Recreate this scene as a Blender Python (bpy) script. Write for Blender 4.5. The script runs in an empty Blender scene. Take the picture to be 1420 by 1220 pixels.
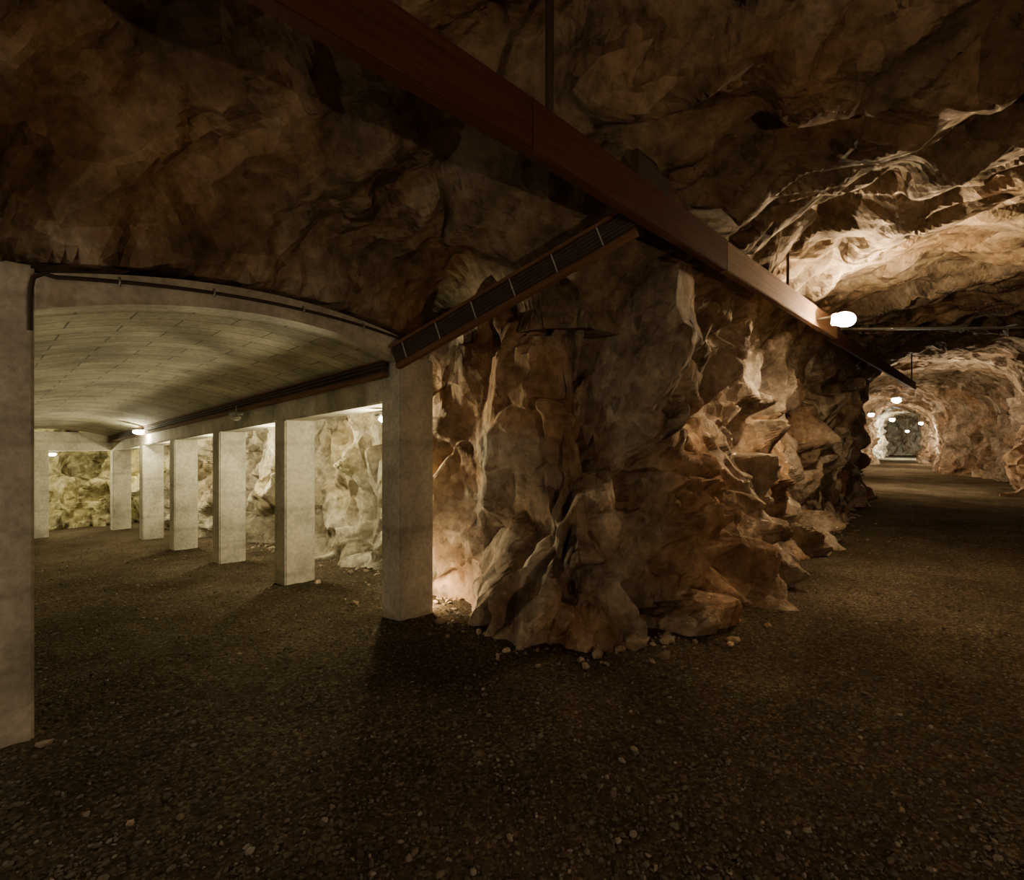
import bpy, bmesh, math, random
import numpy as np
from mathutils import Vector, Matrix, Euler
random.seed(4); rng=np.random.default_rng(7)
sc=bpy.context.scene
# ------------------------------------------------------------------ frames
C1=np.array([-0.98,4.5]); DN=np.array([-0.739,0.674])
DN/=np.linalg.norm(DN); NN=np.array([DN[1],-DN[0]])
SL=0.052
GROT=math.atan2(NN[1],NN[0])
def G(s,t): 
    p=C1+NN*s+DN*t; return (float(p[0]),float(p[1]))
E=np.array([0.69,0.724]); NR=np.array([0.724,-0.69])
def R_(a,o):
    p=E*a+NR*o; return (float(p[0]),float(p[1]))
BDn=np.array([.955,1.0])/math.hypot(.955,1);BNn=np.array([BDn[1],-BDn[0]]);BP0=np.array([1.73,4.23])
# ------------------------------------------------------------------ noise
def hsh(ix,iy,iz,k):
    h=(ix*374761393+iy*668265263+iz*1440662683+k*974634777)&0xffffffff
    h=((h^(h>>13))*1274126177)&0xffffffff
    h=((h^(h>>15))*2246822519)&0xffffffff
    h=h^(h>>16)
    return (h/4294967296.0)
def facet(P,f,seed,st=(1,1,1),gr=1.0,k=13,off=.8):
    Q=P*f*np.array(st); i0=np.floor(Q).astype(np.int64)
    num=np.zeros(len(P)); den=np.zeros(len(P))+1e-30
    for dx in(-1,0,1):
        for dy in(-1,0,1):
            for dz in(-1,0,1):
                a=i0[:,0]+dx;b=i0[:,1]+dy;c=i0[:,2]+dz
                ex=Q[:,0]-a-hsh(a,b,c,seed);ey=Q[:,1]-b-hsh(a,b,c,seed+1);ez=Q[:,2]-c-hsh(a,b,c,seed+2)
                d=np.sqrt(ex*ex+ey*ey+ez*ez)
                v=(hsh(a,b,c,seed+3)-.5)*off+gr*((hsh(a,b,c,seed+4)-.5)*ex+(hsh(a,b,c,seed+5)-.5)*ey+(hsh(a,b,c,seed+6)-.5)*ez)*2.0
                w=np.exp(-k*d);num+=v*w;den+=w
    return num/den
def vnoise(P,f,seed):
    Q=P*f;i=np.floor(Q).astype(np.int64);w=Q-i;w=w*w*(3-2*w);r=0
    for dx in(0,1):
        for dy in(0,1):
            for dz in(0,1):
                ww=(w[:,0] if dx else 1-w[:,0])*(w[:,1] if dy else 1-w[:,1])*(w[:,2] if dz else 1-w[:,2])
                r=r+ww*hsh(i[:,0]+dx,i[:,1]+dy,i[:,2]+dz,seed)
    return r-.5
def rotm(ax,d):
    return np.array(Matrix.Rotation(math.radians(d),3,ax))
RM=rotm('Y',24)@rotm('X',12)
def rockdisp(P,st=(1,1,1),seed=10,a=(.50,.38,.16,.034),rm=RM,ks=1.0):
    W=P+0.05*np.stack([vnoise(P,1.1,seed+50),vnoise(P,1.1,seed+51),vnoise(P,1.1,seed+52)],1)
    W=W@rm
    return (a[0]*facet(W,.75,seed,st,1.3,44*ks,.35)+a[1]*facet(W,1.35,seed+10,st,1.4,44*ks,.35)+a[2]*facet(W,2.7,seed+20,st,1.4,38*ks,.4)
            +a[3]*facet(W,6.5,seed+30,st,1.4,28*ks,.4)+0.004*vnoise(P,13,seed+40))
# ------------------------------------------------------------------ materials
def newmat(n):
    m=bpy.data.materials.new(n);m.use_nodes=True;nt=m.node_tree
    return m,nt,nt.nodes['Principled BSDF']
def N(nt,t,**k):
    n=nt.nodes.new(t)
    for a,b in k.items(): setattr(n,a,b)
    return n
def noise(nt,co,scale,detail=8,rough=.6):
    n=N(nt,'ShaderNodeTexNoise');n.inputs['Scale'].default_value=scale;n.inputs['Detail'].default_value=detail;n.inputs['Roughness'].default_value=rough
    nt.links.new(co,n.inputs['Vector']);return n
def ramp(nt,fac,stops):
    r=N(nt,'ShaderNodeValToRGB');e=r.color_ramp.elements
    e[0].position=stops[0][0];e[0].color=(*stops[0][1],1);e[1].position=stops[-1][0];e[1].color=(*stops[-1][1],1)
    for p,c in stops[1:-1]:
        q=e.new(p);q.color=(*c,1)
    nt.links.new(fac,r.inputs['Fac']);return r
def mix(nt,fac,a,b,mode='MIX'):
    m=N(nt,'ShaderNodeMix',data_type='RGBA',blend_type=mode)
    if isinstance(fac,(int,float)): m.inputs[0].default_value=fac
    else: nt.links.new(fac,m.inputs[0])
    for s,v in((6,a),(7,b)):
        if isinstance(v,tuple): m.inputs[s].default_value=(*v,1)
        else: nt.links.new(v,m.inputs[s])
    return m.outputs[2]
def bump(nt,h,dist,strength=1,prev=None):
    b=N(nt,'ShaderNodeBump');b.inputs['Distance'].default_value=dist;b.inputs['Strength'].default_value=strength
    nt.links.new(h,b.inputs['Height'])
    if prev: nt.links.new(prev,b.inputs['Normal'])
    return b.outputs['Normal']
def vm(nt,op,a,b):
    m=N(nt,'ShaderNodeVectorMath',operation=op)
    for i,v in enumerate((a,b)):
        if isinstance(v,tuple): m.inputs[i].default_value=v
        else: nt.links.new(v,m.inputs[i])
    return m
def facetheight(nt,co,scale):
    v=N(nt,'ShaderNodeTexVoronoi');v.inputs['Scale'].default_value=scale;nt.links.new(co,v.inputs['Vector'])
    d=vm(nt,'SUBTRACT',co,v.outputs['Position']);c=vm(nt,'SUBTRACT',v.outputs['Color'],(.5,.5,.5))
    return vm(nt,'DOT_PRODUCT',d.outputs[0],c.outputs[0]).outputs['Value'],v
def rockmat(name,c_dark,c_mid,c_light,stain,stain_amt,moss=None,rot=(.2,.4,0),scl=(1,1,.6)):
    m,nt,b=newmat(name);co=N(nt,'ShaderNodeTexCoord').outputs['Object']
    mp=N(nt,'ShaderNodeMapping');mp.inputs['Rotation'].default_value=rot;mp.inputs['Scale'].default_value=scl;nt.links.new(co,mp.inputs[0])
    n1=noise(nt,co,1.6,7,.62);n2=noise(nt,co,11,7,.7);n3=noise(nt,co,.7,3,.5)
    wc=vm(nt,'SCALE',n1.outputs[1],(0,0,0));wc.inputs['Scale'].default_value=.06
    fc=vm(nt,'ADD',mp.outputs[0],wc.outputs[0]).outputs[0]
    h1,v1=facetheight(nt,fc,3.6);h2,v2=facetheight(nt,fc,12)
    r1=ramp(nt,n1.outputs[0],[(.33,c_dark),(.52,c_mid),(.7,c_light)])
    r2=ramp(nt,n2.outputs[0],[(.32,(.55,.55,.55)),(.6,(1.1,1.1,1.1))])
    col=mix(nt,1.0,r1.outputs[0],r2.outputs[0],'MULTIPLY')
    sp=N(nt,'ShaderNodeSeparateColor');nt.links.new(v1.outputs['Color'],sp.inputs[0])
    r4=ramp(nt,sp.outputs[0],[(0,(.75,.73,.71)),(1,(1.15,1.15,1.15))])
    col=mix(nt,1.0,col,r4.outputs[0],'MULTIPLY')
    rs=ramp(nt,n3.outputs[0],[(.48,(0,0,0)),(.62,(stain_amt,)*3)])
    col=mix(nt,rs.outputs[0],col,mix(nt,1.0,col,stain,'MULTIPLY'))
    if moss:
        n4=noise(nt,co,2.3,6,.7)
        rm=ramp(nt,n4.outputs[0],[(.54,(0,0,0)),(.66,(.75,)*3)])
        col=mix(nt,rm.outputs[0],col,moss)
    nt.links.new(col,b.inputs['Base Color'])
    b.inputs['Roughness'].default_value=.9;b.inputs['Specular IOR Level'].default_value=.18
    x=bump(nt,h1,1.0,.9);x=bump(nt,h2,.8,.85,x)
    x=bump(nt,n2.outputs[0],.018,.8,x)
    nt.links.new(x,b.inputs['Normal']);return m
M_rock=rockmat('rock_brown',(.17,.125,.088),(.35,.28,.205),(.57,.49,.385),(1.06,.76,.52),.75)
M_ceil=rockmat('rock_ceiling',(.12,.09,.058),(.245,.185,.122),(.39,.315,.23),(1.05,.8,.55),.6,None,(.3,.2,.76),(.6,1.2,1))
M_aisle=rockmat('rock_gallery',(.22,.19,.13),(.46,.42,.32),(.66,.61,.49),(1,.84,.56),.5,(.24,.22,.11))
M_moss=rockmat('rock_mossy',(.15,.13,.06),(.42,.38,.22),(.58,.55,.38),(.95,.9,.5),.6,(.16,.17,.06))
M_tun=rockmat('rock_tunnel',(.19,.145,.10),(.37,.295,.22),(.55,.47,.375),(1.05,.78,.56),.6)
def floormat():
    m,nt,b=newmat('gravel_ground');co=N(nt,'ShaderNodeTexCoord').outputs['Object']
    v=N(nt,'ShaderNodeTexVoronoi');v.inputs['Scale'].default_value=60;nt.links.new(co,v.inputs['Vector'])
    n1=noise(nt,co,.9,5,.6)
    r=ramp(nt,n1.outputs[0],[(.35,(.052,.041,.027)),(.65,(.103,.083,.058))])
    sep=N(nt,'ShaderNodeSeparateColor');nt.links.new(v.outputs['Color'],sep.inputs[0])
    rr=ramp(nt,sep.outputs[0],[(0,(.5,.5,.5)),(.75,(1,.98,.95)),(1,(1.8,1.75,1.65))])
    col=mix(nt,1.0,r.outputs[0],rr.outputs[0],'MULTIPLY')
    nt.links.new(col,b.inputs['Base Color']);b.inputs['Roughness'].default_value=1;b.inputs['Specular IOR Level'].default_value=0
    inv=ramp(nt,v.outputs['Distance'],[(0,(1,1,1)),(.7,(0,0,0))])
    x=bump(nt,inv.outputs[0],.006,.8)
    n2=noise(nt,co,30,6,.7);x=bump(nt,n2.outputs[0],.012,.6,x)
    nt.links.new(x,b.inputs['Normal']);return m
M_floor=floormat()
def stonemat():
    m,nt,b=newmat('loose_stone');g=N(nt,'ShaderNodeNewGeometry')
    r=ramp(nt,g.outputs['Random Per Island'],[(0,(.040,.033,.024)),(.6,(.09,.076,.056)),(.92,(.145,.125,.097)),(1,(.25,.22,.18))])
    nt.links.new(r.outputs[0],b.inputs['Base Color']);b.inputs['Roughness'].default_value=.9;b.inputs['Specular IOR Level'].default_value=.2
    return m
M_stone=stonemat()
def concmat(name,boards=False,base=(.36,.34,.29)):
    m,nt,b=newmat(name);co=N(nt,'ShaderNodeTexCoord').outputs['Object']
    n1=noise(nt,co,2.0,6,.6);n2=noise(nt,co,25,6,.6)
    k=tuple(c*.55 for c in base)
    r=ramp(nt,n1.outputs[0],[(.35,k),(.6,base)])
    r2=ramp(nt,n2.outputs[0],[(.3,(.72,.72,.72)),(.6,(1.05,1.05,1.05))])
    col=mix(nt,1.0,r.outputs[0],r2.outputs[0],'MULTIPLY')
    x=bump(nt,n2.outputs[0],.006,.8)
    if boards:
        br=N(nt,'ShaderNodeTexBrick');br.inputs['Scale'].default_value=1
        br.inputs['Brick Width'].default_value=.62;br.inputs['Row Height'].default_value=.21;br.inputs['Mortar Size'].default_value=.006
        br.inputs['Color1'].default_value=(1,1,1,1);br.inputs['Color2'].default_value=(.74,.74,.74,1);br.inputs['Mortar'].default_value=(.3,.3,.3,1)
        nt.links.new(co,br.inputs['Vector'])
        col=mix(nt,1.0,col,br.outputs['Color'],'MULTIPLY')
        x=bump(nt,br.outputs['Color'],.015,.8,x)
    else:
        wv=N(nt,'ShaderNodeTexVoronoi',feature='F1');wv.inputs['Scale'].default_value=5;nt.links.new(co,wv.inputs['Vector'])
        rv=ramp(nt,wv.outputs['Distance'],[(.04,(.5,.5,.47)),(.10,(1,1,1))])
        col=mix(nt,.5,col,mix(nt,1.0,col,rv.outputs[0],'MULTIPLY'))
        br=N(nt,'ShaderNodeTexWave',wave_type='BANDS',bands_direction='Z');br.inputs['Scale'].default_value=.4;br.inputs['Distortion'].default_value=.5
        nt.links.new(co,br.inputs['Vector'])
        rb=ramp(nt,br.outputs['Fac'],[(.0,(.82,.82,.80)),(.03,(1,1,1))])
        col=mix(nt,1.0,col,rb.outputs[0],'MULTIPLY')
    nt.links.new(col,b.inputs['Base Color']);b.inputs['Roughness'].default_value=.85
    nt.links.new(x,b.inputs['Normal']);return m
M_conc=concmat('concrete_cast',base=(.62,.59,.48));M_vault=concmat('concrete_boarded',True,(.50,.47,.34))
def woodmat(name,c1,c2):
    m,nt,b=newmat(name);co=N(nt,'ShaderNodeTexCoord').outputs['Object']
    mp=N(nt,'ShaderNodeMapping');mp.inputs['Scale'].default_value=(1.2,22,22);nt.links.new(co,mp.inputs[0])
    n=noise(nt,mp.outputs[0],1.5,6,.6);r=ramp(nt,n.outputs[0],[(.3,c1),(.7,c2)])
    nt.links.new(r.outputs[0],b.inputs['Base Color']);b.inputs['Roughness'].default_value=.85;b.inputs['Specular IOR Level'].default_value=.2
    nt.links.new(bump(nt,n.outputs[0],.004,.7),b.inputs['Normal']);return m
M_wood=woodmat('timber_dark',(.052,.018,.009),(.092,.037,.018));M_wood2=woodmat('timber_pale',(.13,.07,.038),(.23,.13,.07))
M_wood3=woodmat('tray_board',(.12,.062,.032),(.20,.105,.055))
def plain(name,c,r=.6,met=0):
    m,nt,b=newmat(name);co=N(nt,'ShaderNodeTexCoord').outputs['Object']
    n=noise(nt,co,30,3,.5);rr=ramp(nt,n.outputs[0],[(.3,tuple(x*.8 for x in c)),(.7,c)])
    nt.links.new(rr.outputs[0],b.inputs['Base Color']);b.inputs['Roughness'].default_value=r;b.inputs['Metallic'].default_value=met;return m
M_black=plain('cable_black',(.055,.038,.026),.85);M_metal=plain('galvanised_steel',(.3,.29,.27),.45,.7);M_white=plain('plastic_white',(.5,.48,.44),.5)
M_rust=plain('rusty_pipe',(.07,.045,.03),.7,.2)
def emis(name,col,st):
    m,nt,b=newmat(name);b.inputs['Emission Color'].default_value=(*col,1);b.inputs['Emission Strength'].default_value=st
    b.inputs['Base Color'].default_value=(.8,.8,.8,1)
    try: m.cycles.emission_sampling='NONE'
    except Exception: pass
    return m
# ------------------------------------------------------------------ mesh helpers
def mkobj(name,V,F,mats,smooth=False,parent=None):
    me=bpy.data.meshes.new(name);me.from_pydata([tuple(v) for v in V],[],F);me.update()
    me.materials.append(mats)
    if smooth: me.polygons.foreach_set('use_smooth',[True]*len(me.polygons))
    o=bpy.data.objects.new(name,me);sc.collection.objects.link(o)
    if parent:o.parent=parent
    return o
def gridfaces(nu,nv,off=0,flip=False):
    i=np.arange(nu-1)[:,None];j=np.arange(nv-1)[None,:]
    a=(i*nv+j+off).ravel();b=a+nv;c=b+1;d=a+1
    q=np.stack([a,d,c,b] if flip else [a,b,c,d],1)
    return q.tolist()
def boxmesh(name,x0,x1,y0,y1,z0,z1,mat,bev=.012,slope=0,parent=None):
    bm=bmesh.new();bmesh.ops.create_cube(bm,size=1)
    for v in bm.verts:
        v.co=Vector((x0+(v.co.x+.5)*(x1-x0),y0+(v.co.y+.5)*(y1-y0),z0+(v.co.z+.5)*(z1-z0)))
    if bev: bmesh.ops.bevel(bm,geom=bm.edges[:],offset=bev,segments=2,affect='EDGES')
    for v in bm.verts: v.co.z-=slope*v.co.y
    me=bpy.data.meshes.new(name);bm.to_mesh(me);bm.free();me.materials.append(mat)
    o=bpy.data.objects.new(name,me);sc.collection.objects.link(o)
    if parent:o.parent=parent
    else: o.location=(C1[0],C1[1],0);o.rotation_euler=(0,0,GROT)
    return o
def tube(name,pts,r,mat,parent=None):
    cu=bpy.data.curves.new(name,'CURVE');cu.dimensions='3D';cu.bevel_depth=r;cu.bevel_resolution=3;cu.use_fill_caps=True
    sp=cu.splines.new('POLY');sp.points.add(len(pts)-1)
    for p,q in zip(sp.points,pts): p.co=(*q,1)
    cu.materials.append(mat)
    o=bpy.data.objects.new(name,cu);sc.collection.objects.link(o)
    if parent:o.parent=parent
    return o
def empty(name,loc=(0,0,0),rot=(0,0,0)):
    o=bpy.data.objects.new(name,None);o.empty_display_size=.2;o.location=loc;o.rotation_euler=rot;sc.collection.objects.link(o);return o
# ------------------------------------------------------------------ cavity outline (clockwise, cavity on right)
P=[]
def add(p,fl,am,tag): P.append((p[0],p[1],fl,am,tag))
for s,t in [(-3.4,14.6),(-1.8,14.1),(-.6,14.4),(.5,13.9)]: add(G(s,t),.15,.9,'end')
for s,t in [(1.15,12.6),(1.2,10.5),(1.05,8.5),(1.25,6.4),(1.1,4.4),(1.2,3.0),(1.1,1.9),(1.0,1.35)]: add(G(s,t),.2,.7,'gal')
add(G(.72,.8),.0,.25,'gal')
pier=[G(.66,.42),G(.80,.05),(-.28,4.62),(-.06,4.0),(.32,3.82),(.73,3.76),(1.12,4.05),(1.6,4.5),(2.5,5.6),(3.5,6.85),(5.35,8.75),(7.2,10.9),(9.2,13.5),(10.55,15.5)]
for i,p in enumerate(pier): add(p,[-.16,-.02,.12,.32,.40,.42,.42,.45,.4,.35,.3,.25,.2,.15][i],[.2,.3,.5,1,1,1,1,1,1,1,.8,.6,.5,.4][i],'pier')
for p in [(11.0,18.0),(13.4,20.8),(15.4,23.2),(16.3,25.0),(18.6,29.0),(23.0,33.0),(24.8,35.0),(27,39.5),(32.3,45.0),(36,49.5)]: add(p,.2,.6,'tunL')
for p in [(39.5,54.5)]: add(p,.2,.6,'tunE')
for p in [(42.0,52.0),(37.3,45.4),(33.5,40.5),(29.0,36.6),(28.1,34.6),(25.2,28.5),(21.2,25.6),(20.5,24.2)]: add(p,.2,.6,'right')
for p in [(20.2,21.8),(17.9,18.0),(16.6,16.6),(15.7,15.4),R_(21.0,.35),R_(19.5,.9)]: add(p,.2,.7,'right')
for p in [R_(17,1.7),R_(12,2.1),R_(5,2.3),R_(-1,2.3),R_(-6,2.2)]: add(p,.2,1,'right')
for p in [(-5,-5),(-7.2,-2.6)]: add(p,.2,1,'back')
for s in (-8,-5.5,-3.6): add(G(s,0.0),.1,.5,'left')
for s,t in [(-3.25,.5),(-3.4,3),(-3.5,7),(-3.4,11),(-3.45,13.6)]: add(G(s,t),.15,.6,'galL')
n=len(P)
def sm(a,k):
    ker=np.ones(k)/k
    return np.convolve(np.concatenate([a[-k:],a,a[:k]]),ker,'same')[k:-k]
X=[];FL=[];AM=[];TG=[]
for i in range(n):
    p,q=P[i],P[(i+1)%n];L=math.hypot(q[0]-p[0],q[1]-p[1])
    m=max(2,int(L/.1))
    for k in range(m):
        w=k/m;X.append((p[0]*(1-w)+q[0]*w,p[1]*(1-w)+q[1]*w));FL.append(p[2]*(1-w)+q[2]*w);AM.append(p[3]*(1-w)+q[3]*w);TG.append(p[4])
X=np.array(X);FL=np.array(FL);AM=np.array(AM)
X=np.stack([sm(X[:,0],5),sm(X[:,1],5)],1)
Y2=[];F2=[];A2=[];T2=[]
for i in range(len(X)):
    j=(i+1)%len(X);p=X[i];q=X[j];L=np.linalg.norm(q-p)
    near=(abs(p[0])<7 and 2<p[1]<10.5 and TG[i] in('pier','gal'))
    st=.024 if near else (.1 if np.linalg.norm(p)<32 else .25)
    m=max(1,round(L/st))
    for k in range(m):
        w=k/m;Y2.append(p*(1-w)+q*w);F2.append(FL[i]*(1-w)+FL[j]*w);A2.append(AM[i]*(1-w)+AM[j]*w);T2.append(TG[i])
Y2=np.array(Y2);F2=np.array(F2);A2=np.array(A2)
seg=np.linalg.norm(np.roll(Y2,-1,0)-Y2,axis=1);nu=len(Y2)
acc=np.concatenate([[0],np.cumsum(seg)[:-1]]);tot=seg.sum()
def at(sv):
    sv=sv%tot
    return np.stack([np.interp(sv,np.append(acc,tot),np.append(Y2[:,0],Y2[0,0])),np.interp(sv,np.append(acc,tot),np.append(Y2[:,1],Y2[0,1]))],1)
tan=at(acc+.45)-at(acc-.45);tan/=np.linalg.norm(tan,axis=1)[:,None]
nor=np.stack([tan[:,1],-tan[:,0]],1)
zz=np.concatenate([np.arange(-1.1,3.9,.03),np.arange(3.9,4.8,.15)])
nv=len(zz)
ZZ=np.tile(zz,nu);I=np.repeat(np.arange(nu),nv)
rec=Y2-nor*F2[:,None]
prof=np.clip(1-(ZZ)/1.7,0,1.4)**1.4
PB=np.stack([rec[I,0]+nor[I,0]*F2[I]*prof,rec[I,1]+nor[I,1]*F2[I]*prof,ZZ],1)
dd=rockdisp(PB,(1,1,.6),10)*A2[I]*1.15
PB[:,0]+=nor[I,0]*dd;PB[:,1]+=nor[I,1]*dd
PB[:,2]+=.2*dd
# the rock was cut back behind the timber beam
rel=PB[:,:2]-BP0;sb=rel@BNn;al=rel@BDn
wz=np.clip((PB[:,2]-2.2)/.5,0,1)
pm=np.array([t in('pier',) for t in T2])[I]
push=np.where(pm&(al<8),np.clip(sb+.24,0,None),0)*wz
PB[:,0]-=BNn[0]*push;PB[:,1]-=BNn[1]*push
names={'end':('wall_gallery_end',M_moss),'gal':('wall_gallery_right',M_aisle),'pier':('wall_rock_pier',M_rock),'tunL':('wall_tunnel_left',M_tun),'tunE':('wall_tunnel_end',M_tun),'right':('wall_tunnel_right',M_tun),'back':('wall_back',M_rock),'left':('wall_left',M_rock),'galL':('wall_gallery_left',M_aisle)}
for tg,(nm,mt) in names.items():
    idx=[i for i in range(nu) if T2[i]==tg]
    cols=list(range(idx[0],idx[-1]+2));cols=[c%nu for c in cols]
    V=np.concatenate([PB[c*nv:(c+1)*nv] for c in cols])
    mkobj(nm,V,gridfaces(len(cols),nv),mt)
# ------------------------------------------------------------------ ceiling
ii=[i for i in range(len(X)) if TG[i] in('pier','tunL','tunE','right','back')]
t0=np.roll(X,-2,0)-np.roll(X,2,0);t0/=np.linalg.norm(t0,axis=1)[:,None];n0=np.stack([t0[:,1],-t0[:,0]],1)
poly=[tuple(X[i]-n0[i]*FL[i]) for i in ii]+[G(s,0) for s in np.arange(-8,.5,.25)]
poly=np.array(poly)
def distin(Q):
    D=np.full(len(Q),1e9);ins=np.zeros(len(Q),bool)
    A=poly;B=np.roll(poly,-1,0)
    for a,b in zip(A,B):
        ab=b-a;L=ab@ab
        if L<1e-9: continue
        w=np.clip(((Q-a)@ab)/L,0,1)
        d=np.hypot(Q[:,0]-a[0]-w*ab[0],Q[:,1]-a[1]-w*ab[1]);D=np.minimum(D,d)
        c=((a[1]>Q[:,1])!=(b[1]>Q[:,1]))
        if b[1]!=a[1]:
            xi=a[0]+(Q[:,1]-a[1])*(b[0]-a[0])/(b[1]-a[1]);ins^=(c&(Q[:,0]<xi))
    return np.where(ins,D,-D)
RC=rotm('Z',-44)
def ceilP(Q,nx,ny,st):
    D=distin(Q);Dp=np.clip(D,0,None)
    t=(Q-C1)@DN;s=(Q-C1)@NN
    q=np.clip(1-((s+1.18)/1.18)**2,-.3,1)
    base=2.56+.13*q
    base=np.where((s>-2.9)&(s<2.2),base,2.6)-SL*np.clip(t,0,20)*(s<2.2)
    far=np.clip((Q[:,1]-9)/6,0,1)
    H=1.25+.25*far
    u=np.clip(Dp/1.9,0,1);z=base+H*(1-(1-u)**2)**.62
    Z=z.reshape(nx,ny);gx,gy=np.gradient(Z,st);nrm=np.stack([gx.ravel(),gy.ravel(),-np.ones(len(Q))],1)
    nrm/=np.linalg.norm(nrm,axis=1)[:,None]
    P3=np.stack([Q[:,0],Q[:,1],z*.5],1)
    amp=np.where(D>0,np.clip(.45+Dp/.8,0,1.0),.05)*(1-.2*far)
    big=.34-.22*np.clip((Q[:,0]-1.5)/2,0,1)
    R3=P3@RC
    d=rockdisp(R3,(.55,1.0,1),210,(0,.22,.12,.032),rotm('Y',10),.5)
    d=(d+big*facet(R3,.8,210,(.55,1,1),1.2,18,.5))*amp
    O=np.stack([Q[:,0],Q[:,1],z],1)+nrm*d[:,None]
    rel=O[:,:2]-BP0;sb=rel@BNn;al=rel@BDn
    lo=3.38-np.clip(np.abs(sb+.02)-.16,0,2)*2.5
    ok=(al>-6)&(al<8)
    O[:,2]=np.where(ok,np.maximum(O[:,2],lo),O[:,2])
    return O
V=[];F=[]
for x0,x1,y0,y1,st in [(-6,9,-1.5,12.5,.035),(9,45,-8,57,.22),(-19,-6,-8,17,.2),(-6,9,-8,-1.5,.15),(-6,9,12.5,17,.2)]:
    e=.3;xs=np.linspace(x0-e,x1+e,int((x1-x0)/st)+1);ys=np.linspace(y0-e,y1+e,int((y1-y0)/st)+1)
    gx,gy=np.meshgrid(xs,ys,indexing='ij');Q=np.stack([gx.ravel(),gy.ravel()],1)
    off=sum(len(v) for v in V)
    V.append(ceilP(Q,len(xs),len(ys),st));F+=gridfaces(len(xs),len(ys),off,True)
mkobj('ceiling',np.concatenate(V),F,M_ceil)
# ------------------------------------------------------------------ floor
def floorz(Q):
    s=(Q-C1)@NN;t=(Q-C1)@DN
    k=np.clip((2.4-s)/1.0,0,1);k=k*k*(3-2*k)
    tt=np.clip(t,0,20)
    P3=np.stack([Q[:,0],Q[:,1],np.zeros(len(Q))],1)
    return -SL*tt*k+.05*vnoise(P3,1.1,400)+.02*vnoise(P3,4.2,401)+.012*vnoise(P3,13,402)
V=[];F=[]
for x0,x1,y0,y1,st in [(-6,9,.5,12.5,.045),(9,45,-8,57,.3),(-19,-6,-8,17,.25),(-6,9,-8,.5,.25),(-6,9,12.5,17,.3)]:
    xs=np.linspace(x0-.02,x1+.02,int((x1-x0)/st)+1);ys=np.linspace(y0-.02,y1+.02,int((y1-y0)/st)+1)
    gx,gy=np.meshgrid(xs,ys,indexing='ij');Q=np.stack([gx.ravel(),gy.ravel()],1)
    off=sum(len(v) for v in V);V.append(np.column_stack([Q,floorz(Q)]));F+=gridfaces(len(xs),len(ys),off)
mkobj('floor',np.concatenate(V),F,M_floor,smooth=True)
# ------------------------------------------------------------------ loose stones
def icos():
    bm=bmesh.new();bmesh.ops.create_icosphere(bm,subdivisions=1,radius=1)
    v=np.array([x.co[:] for x in bm.verts]);f=np.array([[q.index for q in p.verts] for p in bm.faces]);bm.free();return v,f
IV,IF=icos()
def stones(name,Q,sz,mat,sink=.2):
    V=[];F=[]
    z=floorz(Q)
    for k in range(len(Q)):
        j=IV*(1+rng.uniform(-.28,.28,(len(IV),1)))*np.array([rng.uniform(.8,1.3),rng.uniform(.6,1.),rng.uniform(.4,.8)])
        a=rng.uniform(0,6.28);c,s=math.cos(a),math.sin(a);b=rng.uniform(-.4,.4)
        j=j@np.array([[1,0,0],[0,math.cos(b),math.sin(b)],[0,-math.sin(b),math.cos(b)]])@np.array([[c,s,0],[-s,c,0],[0,0,1]])
        V.append(j*sz[k]+np.array([Q[k,0],Q[k,1],z[k]+sz[k]*sink]));F.append(IF+k*len(IV))
    mkobj(name,np.concatenate(V),np.concatenate(F).tolist(),mat)
tks=[0,2.3,4.5,6.75,8.95,11.85]
def inpillar(Q):
    s=(Q-C1)@NN;t=(Q-C1)@DN;b=np.zeros(len(Q),bool)
    for tk in tks: b|=(t>tk-.03)&(t<tk+.33)&(((s>-.03)&(s<.4))|((s<-2.33)&(s>-2.81)))
    return b
m=34000
yy=1.5+8.5*rng.random(m)**1.7;uu=rng.uniform(-1.15,1.15,m)
Q=np.stack([uu*yy,yy],1)
Q=Q[~inpillar(Q)];s_=(Q-C1)@NN;t_=(Q-C1)@DN
Q=Q[(distin(Q)>.25)|((t_>-.2)&(s_<.8)&(s_>-3.0))]
sz=np.clip(rng.lognormal(math.log(.007),.42,len(Q)),.004,.02)
stones('gravel_stones',Q,sz,M_stone)
ids=[i for i in range(len(Y2)) if T2[i] in('pier','gal') and Y2[i][1]<11]
pick=rng.choice(ids,550);off=rng.exponential(.12,550)-.05
Q=Y2[pick]+nor[pick]*off[:,None]
S=np.clip(rng.lognormal(math.log(.02),.55,550),.01,.07)
def pix(u,v,z=0):
    y=(1.6-z)*710/(v-610);return ((u-710)/710*y,y)
big=[(60,1030,.04),(880,893,.13),(925,888,.07),(1065,870,.045),(490,832,.05),(835,865,.06),(985,858,.07),(1150,860,.03),(180,1140,.02),(250,1132,.02),(812,925,.04),(1250,1130,.018),(440,795,.05)]
Q=np.concatenate([Q,np.array([pix(u,v) for u,v,_ in big])]);S=np.concatenate([S,np.array([b[2] for b in big])])
k=~inpillar(Q);stones('rock_rubble',Q[k],S[k],M_rock,.22)
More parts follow.
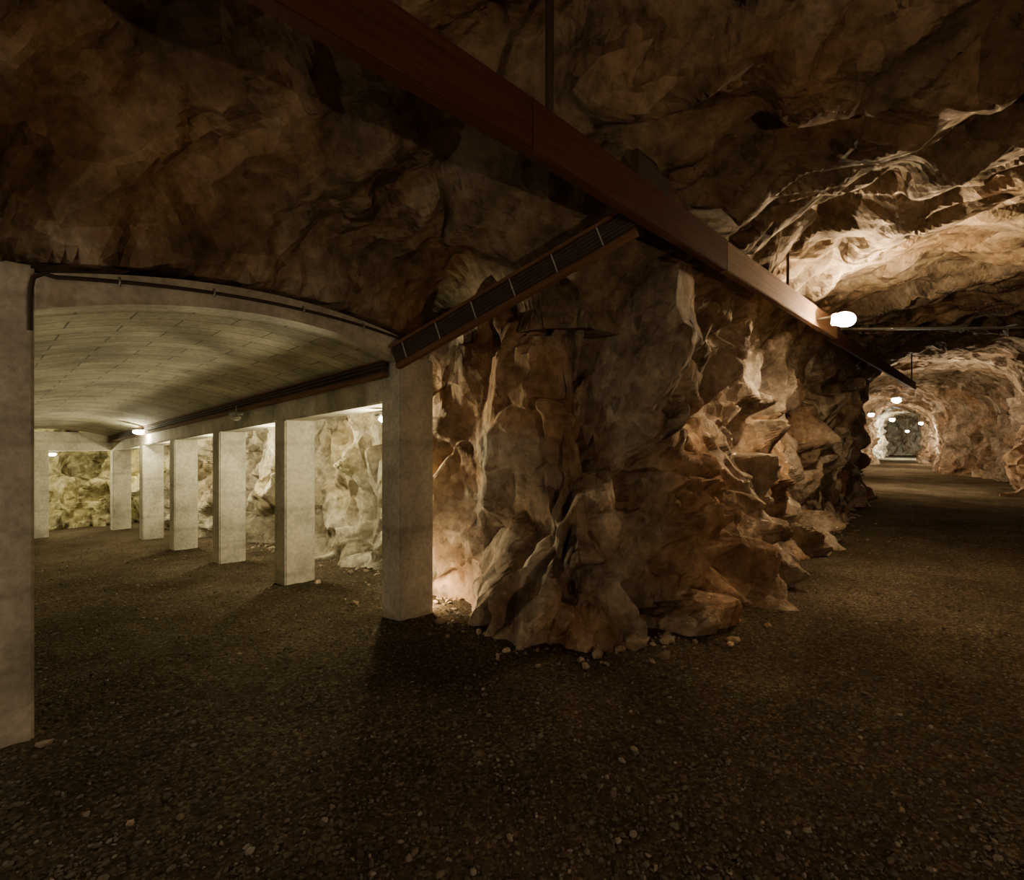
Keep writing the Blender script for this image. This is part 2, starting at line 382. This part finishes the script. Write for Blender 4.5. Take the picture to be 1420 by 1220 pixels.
# ------------------------------------------------------------------ concrete gallery
for i,t in enumerate(tks):
    zt=2.34 if i==0 else 1.96-SL*t
    boxmesh('concrete_pillar',0,.37,t,t+.3,-SL*t-.25,zt,M_conc,.015)
for i,t in enumerate(tks):
    zt=2.54 if i==0 else 1.96-SL*t
    boxmesh('concrete_pillar',-2.36-.42,-2.36,t,t+.3,-SL*t-.25,zt,M_conc,.015)
boxmesh('concrete_pillar',-1.45,-1.15,11.95,12.25,-.9,1.36,M_conc,.015)
def liner(name,x0,x1,y0,y1,z0,z1): return boxmesh(name,x0,x1,y0,y1,z0,z1,M_conc,.015,SL)
liner('concrete_lintel',.02,.36,.3,12.3,1.955,2.42)
liner('concrete_lintel',-2.76,-2.38,.3,12.3,1.955,2.42)
liner('concrete_crossbeam',-2.38,.02,12.1,12.3,1.975,2.42)
def vault(name,t0_,t1_,nt_,inner,outer,mat):
    ns=40;S=np.linspace(-2.36,0.0,ns);T=np.linspace(t0_,t1_,nt_);V=[];
    for t in T:
        for s in S:
            q=1-((s+1.18)/1.18)**2;V.append((s,t,inner(q)-SL*t))
    k=len(V)
    for t in T:
        for s in S:
            q=1-((s+1.18)/1.18)**2;V.append((s,t,outer(q)-SL*t))
    F=gridfaces(nt_,ns)+gridfaces(nt_,ns,k,True)
    for j in range(ns-1):
        F.append((j,j+1,k+j+1,k+j));b=(nt_-1)*ns;F.append((b+j+1,b+j,k+b+j,k+b+j+1))
    for i in range(nt_-1):
        a=i*ns;F.append((a+ns,a,k+a,k+a+ns));a=i*ns+ns-1;F.append((a,a+ns,k+a+ns,k+a))
    o=mkobj(name,V,F,mat);o.location=(C1[0],C1[1],0);o.rotation_euler=(0,0,GROT);return o
vault('vaulted_gallery_roof',.12,12.1,60,lambda q:2.30+.19*q,lambda q:2.50+.12*q,M_vault)
vault('arch_face_ring',-.03,.12,3,lambda q:2.295+.185*q,lambda q:2.49+.15*q,M_conc)
def gl(s,t,z): x,y=G(s,t);return (x,y,z)
pts=[gl(-2.38,-.05,2.18),gl(-2.38,-.06,2.40),gl(-2.37,-.06,2.46),gl(-2.33,-.06,2.49)]
for s in np.linspace(-2.28,-.05,24):
    q=1-((s+1.18)/1.18)**2;pts.append(gl(s,-.055,2.47+.10*q))
pts+=[gl(.02,-.055,2.44),gl(.04,-.055,2.35)]
cnd=empty('electrical_conduit');tube('pipe',pts,.012,M_black,cnd)
for s in (-2.0,-1.5,-.9,-.4):
    q=1-((s+1.18)/1.18)**2;tube('clip',[gl(s,-.05,2.445+.10*q),gl(s,-.07,2.47+.1*q),gl(s,-.05,2.495+.10*q)],.007,M_metal,cnd)
# ------------------------------------------------------------------ cable tray
tray=empty('cable_tray')
def trayrun(A,B,up,tag,ties=True,ncab=5,w=.17):
    A=Vector(A);B=Vector(B);ax=(B-A).normalized();up=Vector(up);up=(up-ax*up.dot(ax)).normalized();nrm=ax.cross(up).normalized()
    L=(B-A).length
    def bar(nm,o,hu,hn,mat,a0=0,a1=None):
        a1=L if a1 is None else a1
        bm=bmesh.new();bmesh.ops.create_cube(bm,size=1)
        for v in bm.verts: v.co=Vector(((a0+a1)/2+v.co.x*(a1-a0),o[0]+v.co.y*hu,o[1]+v.co.z*hn))
        bmesh.ops.bevel(bm,geom=bm.edges[:],offset=.003,segments=1,affect='EDGES')
        me=bpy.data.meshes.new(nm);bm.to_mesh(me);bm.free();me.materials.append(mat);ob=bpy.data.objects.new(nm,me);sc.collection.objects.link(ob)
        ob.matrix_world=Matrix(((ax.x,up.x,nrm.x,A.x),(ax.y,up.y,nrm.y,A.y),(ax.z,up.z,nrm.z,A.z),(0,0,0,1)));ob.parent=tray;return ob
    sgn=-1 if (nrm.dot(-A)<0) else 1
    bar('rail_upper_'+tag,(w/2,0),.024,.06,M_wood3);bar('rail_lower_'+tag,(-w/2,0),.040,.06,M_wood3)
    bar('back_'+tag,(0,-sgn*.022),w,.008,M_wood)
    for i in range(ncab):
        o=-w/2+.032+(w-.060)*i/(ncab-1)
        tube('cable_%s_%d'%(tag,i),[tuple(A+ax*(L*k/20)+up*(o+.004*math.sin(k*1.3+i))+nrm*sgn*(.0)) for k in range(21)],.016,M_black,tray)
    if ties:
        k=.12
        while k<L-.1:
            bar('tie_'+tag,(0,sgn*.018),w*.9,.008,M_white,k,k+.010);k+=.36
p0=(-.99,4.33,2.30);p1=(.80,3.40,3.06)
trayrun(p0,p1,(0,0,1),'rise',True,6,.18)
g1=gl(-.06,11.9,2.22-SL*11.65)
trayrun(g1,gl(-.05,.16,2.25),(0,0,1),'gallery',False,3,.13)
# ------------------------------------------------------------------ timber beam
beam=empty('timber_beam')
bd=Vector((.955,1,0)).normalized();bn=Vector((bd.y,-bd.x,0))
def plank(nm,a,b,z0,z1,off,w,mat):
    a=Vector((*a,0));b=Vector((*b,0));L=(b-a).length;d=(b-a)/L;nn=Vector((d.y,-d.x,0))
    bm=bmesh.new();bmesh.ops.create_cube(bm,size=1);
    for v in bm.verts: v.co=Vector(((v.co.x+.5)*L,v.co.y*w,(v.co.z+.5)*(z1-z0)))
    bmesh.ops.bevel(bm,geom=bm.edges[:],offset=.006,segments=2,affect='EDGES')
    me=bpy.data.meshes.new(nm);bm.to_mesh(me);bm.free();me.materials.append(mat);o=bpy.data.objects.new(nm,me);sc.collection.objects.link(o)
    o.location=a+nn*off+Vector((0,0,z0));o.rotation_euler=(0,0,math.atan2(d.y,d.x));o.parent=beam
def bx(Y): return (1.73+.955*(Y-4.23),Y)
j=bx(2.5)
plank('plank_near_end',(j[0]-1.02*2.4,j[1]-2.4),j,3.0,3.26,0,.07,M_wood)
plank('plank_near',bx(2.495),bx(4.25),3.0,3.26,0,.07,M_wood)
plank('plank_middle',bx(4.255),bx(7.1),3.0,3.25,0,.07,M_wood2)
plank('plank_far',bx(7.0),bx(14.2),2.99,3.2,-.06,.05,M_wood)
plank('splice_block',bx(3.30),bx(3.62),3.12,3.50,-.06,.05,M_rust)
def beamp(Y,off=0,z=3.1):
    v=Vector((1.73+.955*(Y-4.23),Y,0))+bn*off;return (v.x,v.y,z)
tube('hanger_rod',[beamp(2.62,0,3.2),beamp(2.62,0,4.1)],.022,M_rust,beam)
tube('hanger_rod_mid',[beamp(5.6,-.02,3.2),beamp(5.6,-.02,4.1)],.015,M_rust,beam)
tube('hanger_rod_far',[beamp(9.6,-.05,3.15),beamp(9.6,-.05,4.4)],.015,M_rust,beam)
tube('hanger_rod_end',[beamp(13.6,-.05,3.15),beamp(13.6,-.05,4.4)],.015,M_rust,beam)
tube('lamp_arm',[beamp(6.3,.0,3.08),beamp(6.3,.30,3.08)],.014,M_metal,beam)
pr=empty('ceiling_pipe');tube('pipe',[(4.62,7.2,3.16),(7,7.2,3.18),(11.3,7.2,3.24)],.018,M_metal,pr)
# ------------------------------------------------------------------ lamps
def lamp(loc,power,col,rotz=0,stem=.05,size=1.0,lit=True,name='bulkhead_lamp',tilt=0,glow=60,drop=.07,gs=1,flood=None):
    e=empty(name,loc,(tilt,0,rotz))
    bm=bmesh.new();bmesh.ops.create_cube(bm,size=1)
    hw=.18 if gs>1 else .24
    for v in bm.verts: v.co=Vector((v.co.x*hw,v.co.y*.10,v.co.z*.035+.045))*size
    bmesh.ops.bevel(bm,geom=bm.edges[:],offset=.012*size,segments=3,affect='EDGES')
    me=bpy.data.meshes.new('housing');bm.to_mesh(me);bm.free();me.materials.append(M_metal);o=bpy.data.objects.new('housing',me);sc.collection.objects.link(o);o.parent=e
    bm=bmesh.new();bmesh.ops.create_uvsphere(bm,u_segments=20,v_segments=12,radius=1)
    for v in bm.verts: v.co=Vector((v.co.x*.095,v.co.y*.045*gs,v.co.z*.038*gs))*size
    me=bpy.data.meshes.new('glass');bm.to_mesh(me);bm.free()
    for p in me.polygons:p.use_smooth=True
    me.materials.append(emis('lamp_glass',col,glow) if lit else M_white)
    o=bpy.data.objects.new('glass',me);sc.collection.objects.link(o);o.parent=e
    if gs==1:
        for k in(-.05,0,.05):
            tube('guard_wire',[(k*size,-.05*size,.03*size),(k*size,-.045*size,-.02*size),(k*size,0,-.042*size),(k*size,.045*size,-.02*size),(k*size,.05*size,.03*size)],.0015*size,M_metal,e)
    tube('stem',[(0,0,.05*size),(0,0,.05*size+stem)],.008,M_metal,e)
    if lit:
        l=bpy.data.lights.new('lamp_light','POINT');l.energy=power;l.color=col;l.shadow_soft_size=.03
        lo=bpy.data.objects.new('lamp_light',l);sc.collection.objects.link(lo);lo.parent=e;lo.location=(0,0,-(drop*size+.02))
    if flood:
        fp,fd,fa,foff=flood
        l=bpy.data.lights.new('flood_light','SPOT');l.energy=fp;l.color=col;l.shadow_soft_size=.04;l.spot_size=math.radians(fa);l.spot_blend=.5
        lo=bpy.data.objects.new('flood_light',l);sc.collection.objects.link(lo);lo.parent=e
        M=Matrix.Translation(Vector(loc))@Euler((tilt,0,rotz)).to_matrix().to_4x4()
        lo.matrix_parent_inverse=M.inverted();lo.location=Vector(loc)+Vector(foff)
        lo.rotation_euler=Vector(fd).to_track_quat('-Z','Y').to_euler()
    return e
WARM=(1,.76,.46);TUN=(1,.79,.52);GREEN=(1,.88,.54)
br=math.atan2(bd.y,bd.x)
x,y,_=beamp(6.3,.33)
fdir=bn*.75+Vector((0,0,.75))-bd*.15
lamp((x,y,3.03),135,WARM,br-.75,.02,1.4,True,'bulkhead_lamp',math.radians(-80),600,.10,1.4,(210,fdir,150,tuple(bn*.20+Vector((0,0,-.02)))))
for (u,v,Y,pw,c) in [(1243,555,17.0,500,TUN),(1237,582,28,600,TUN),(1277,587,33,650,TUN),(1208,575,24.5,160,TUN),(1258,598,43,2600,(.95,1,.80))]:
    lamp(((u-710)/710*Y,Y,1.6+(610-v)/710*Y),pw,c,.6,1.0,2.2,glow=400)
for i,t in enumerate(tks):
    x,y=G(.33 if i==0 else .38,t+.7);lamp((x,y,1.81-SL*t),64 if i==0 else 90,GREEN,GROT,.12)
x,y=G(-1.0,13.0);lamp((x,y,1.25),130,GREEN,GROT,.5)
x,y=G(-.13,8.6);lamp((x,y,1.76),42,GREEN,GROT,.1,1.2,glow=200)
x,y=G(-.10,3.55);lamp((x,y,1.90),1,GREEN,GROT+math.pi/2,.1,1.1,False)
x,y=G(.45,.20);lamp((x,y,.18),22,(1,.72,.40),GROT+math.pi/2,.02,.45)  # added low lamp, hidden behind the first pillar, to warm the pier foot
# lamps of the junction behind the viewer
lamp((-2.6,-1.6,2.7),31,(1,.80,.54),.8,.6)
lamp((-3.6,.9,1.7),34,(1,.86,.66),.8,.1)
lamp((1.9,-1.1,1.2),112,(1,.76,.48),.8,.1)
# ------------------------------------------------------------------ world / camera
w=bpy.data.worlds.new('World');sc.world=w;w.use_nodes=True
w.node_tree.nodes['Background'].inputs[0].default_value=(.02,.017,.012,1);w.node_tree.nodes['Background'].inputs[1].default_value=.1
cam=bpy.data.cameras.new('Camera');cam.lens=18;cam.sensor_width=36;cam.clip_start=.02;cam.clip_end=200
co=bpy.data.objects.new('Camera',cam);co.location=(0,0,1.6);co.rotation_euler=(math.pi/2,0,0);sc.collection.objects.link(co);sc.camera=co
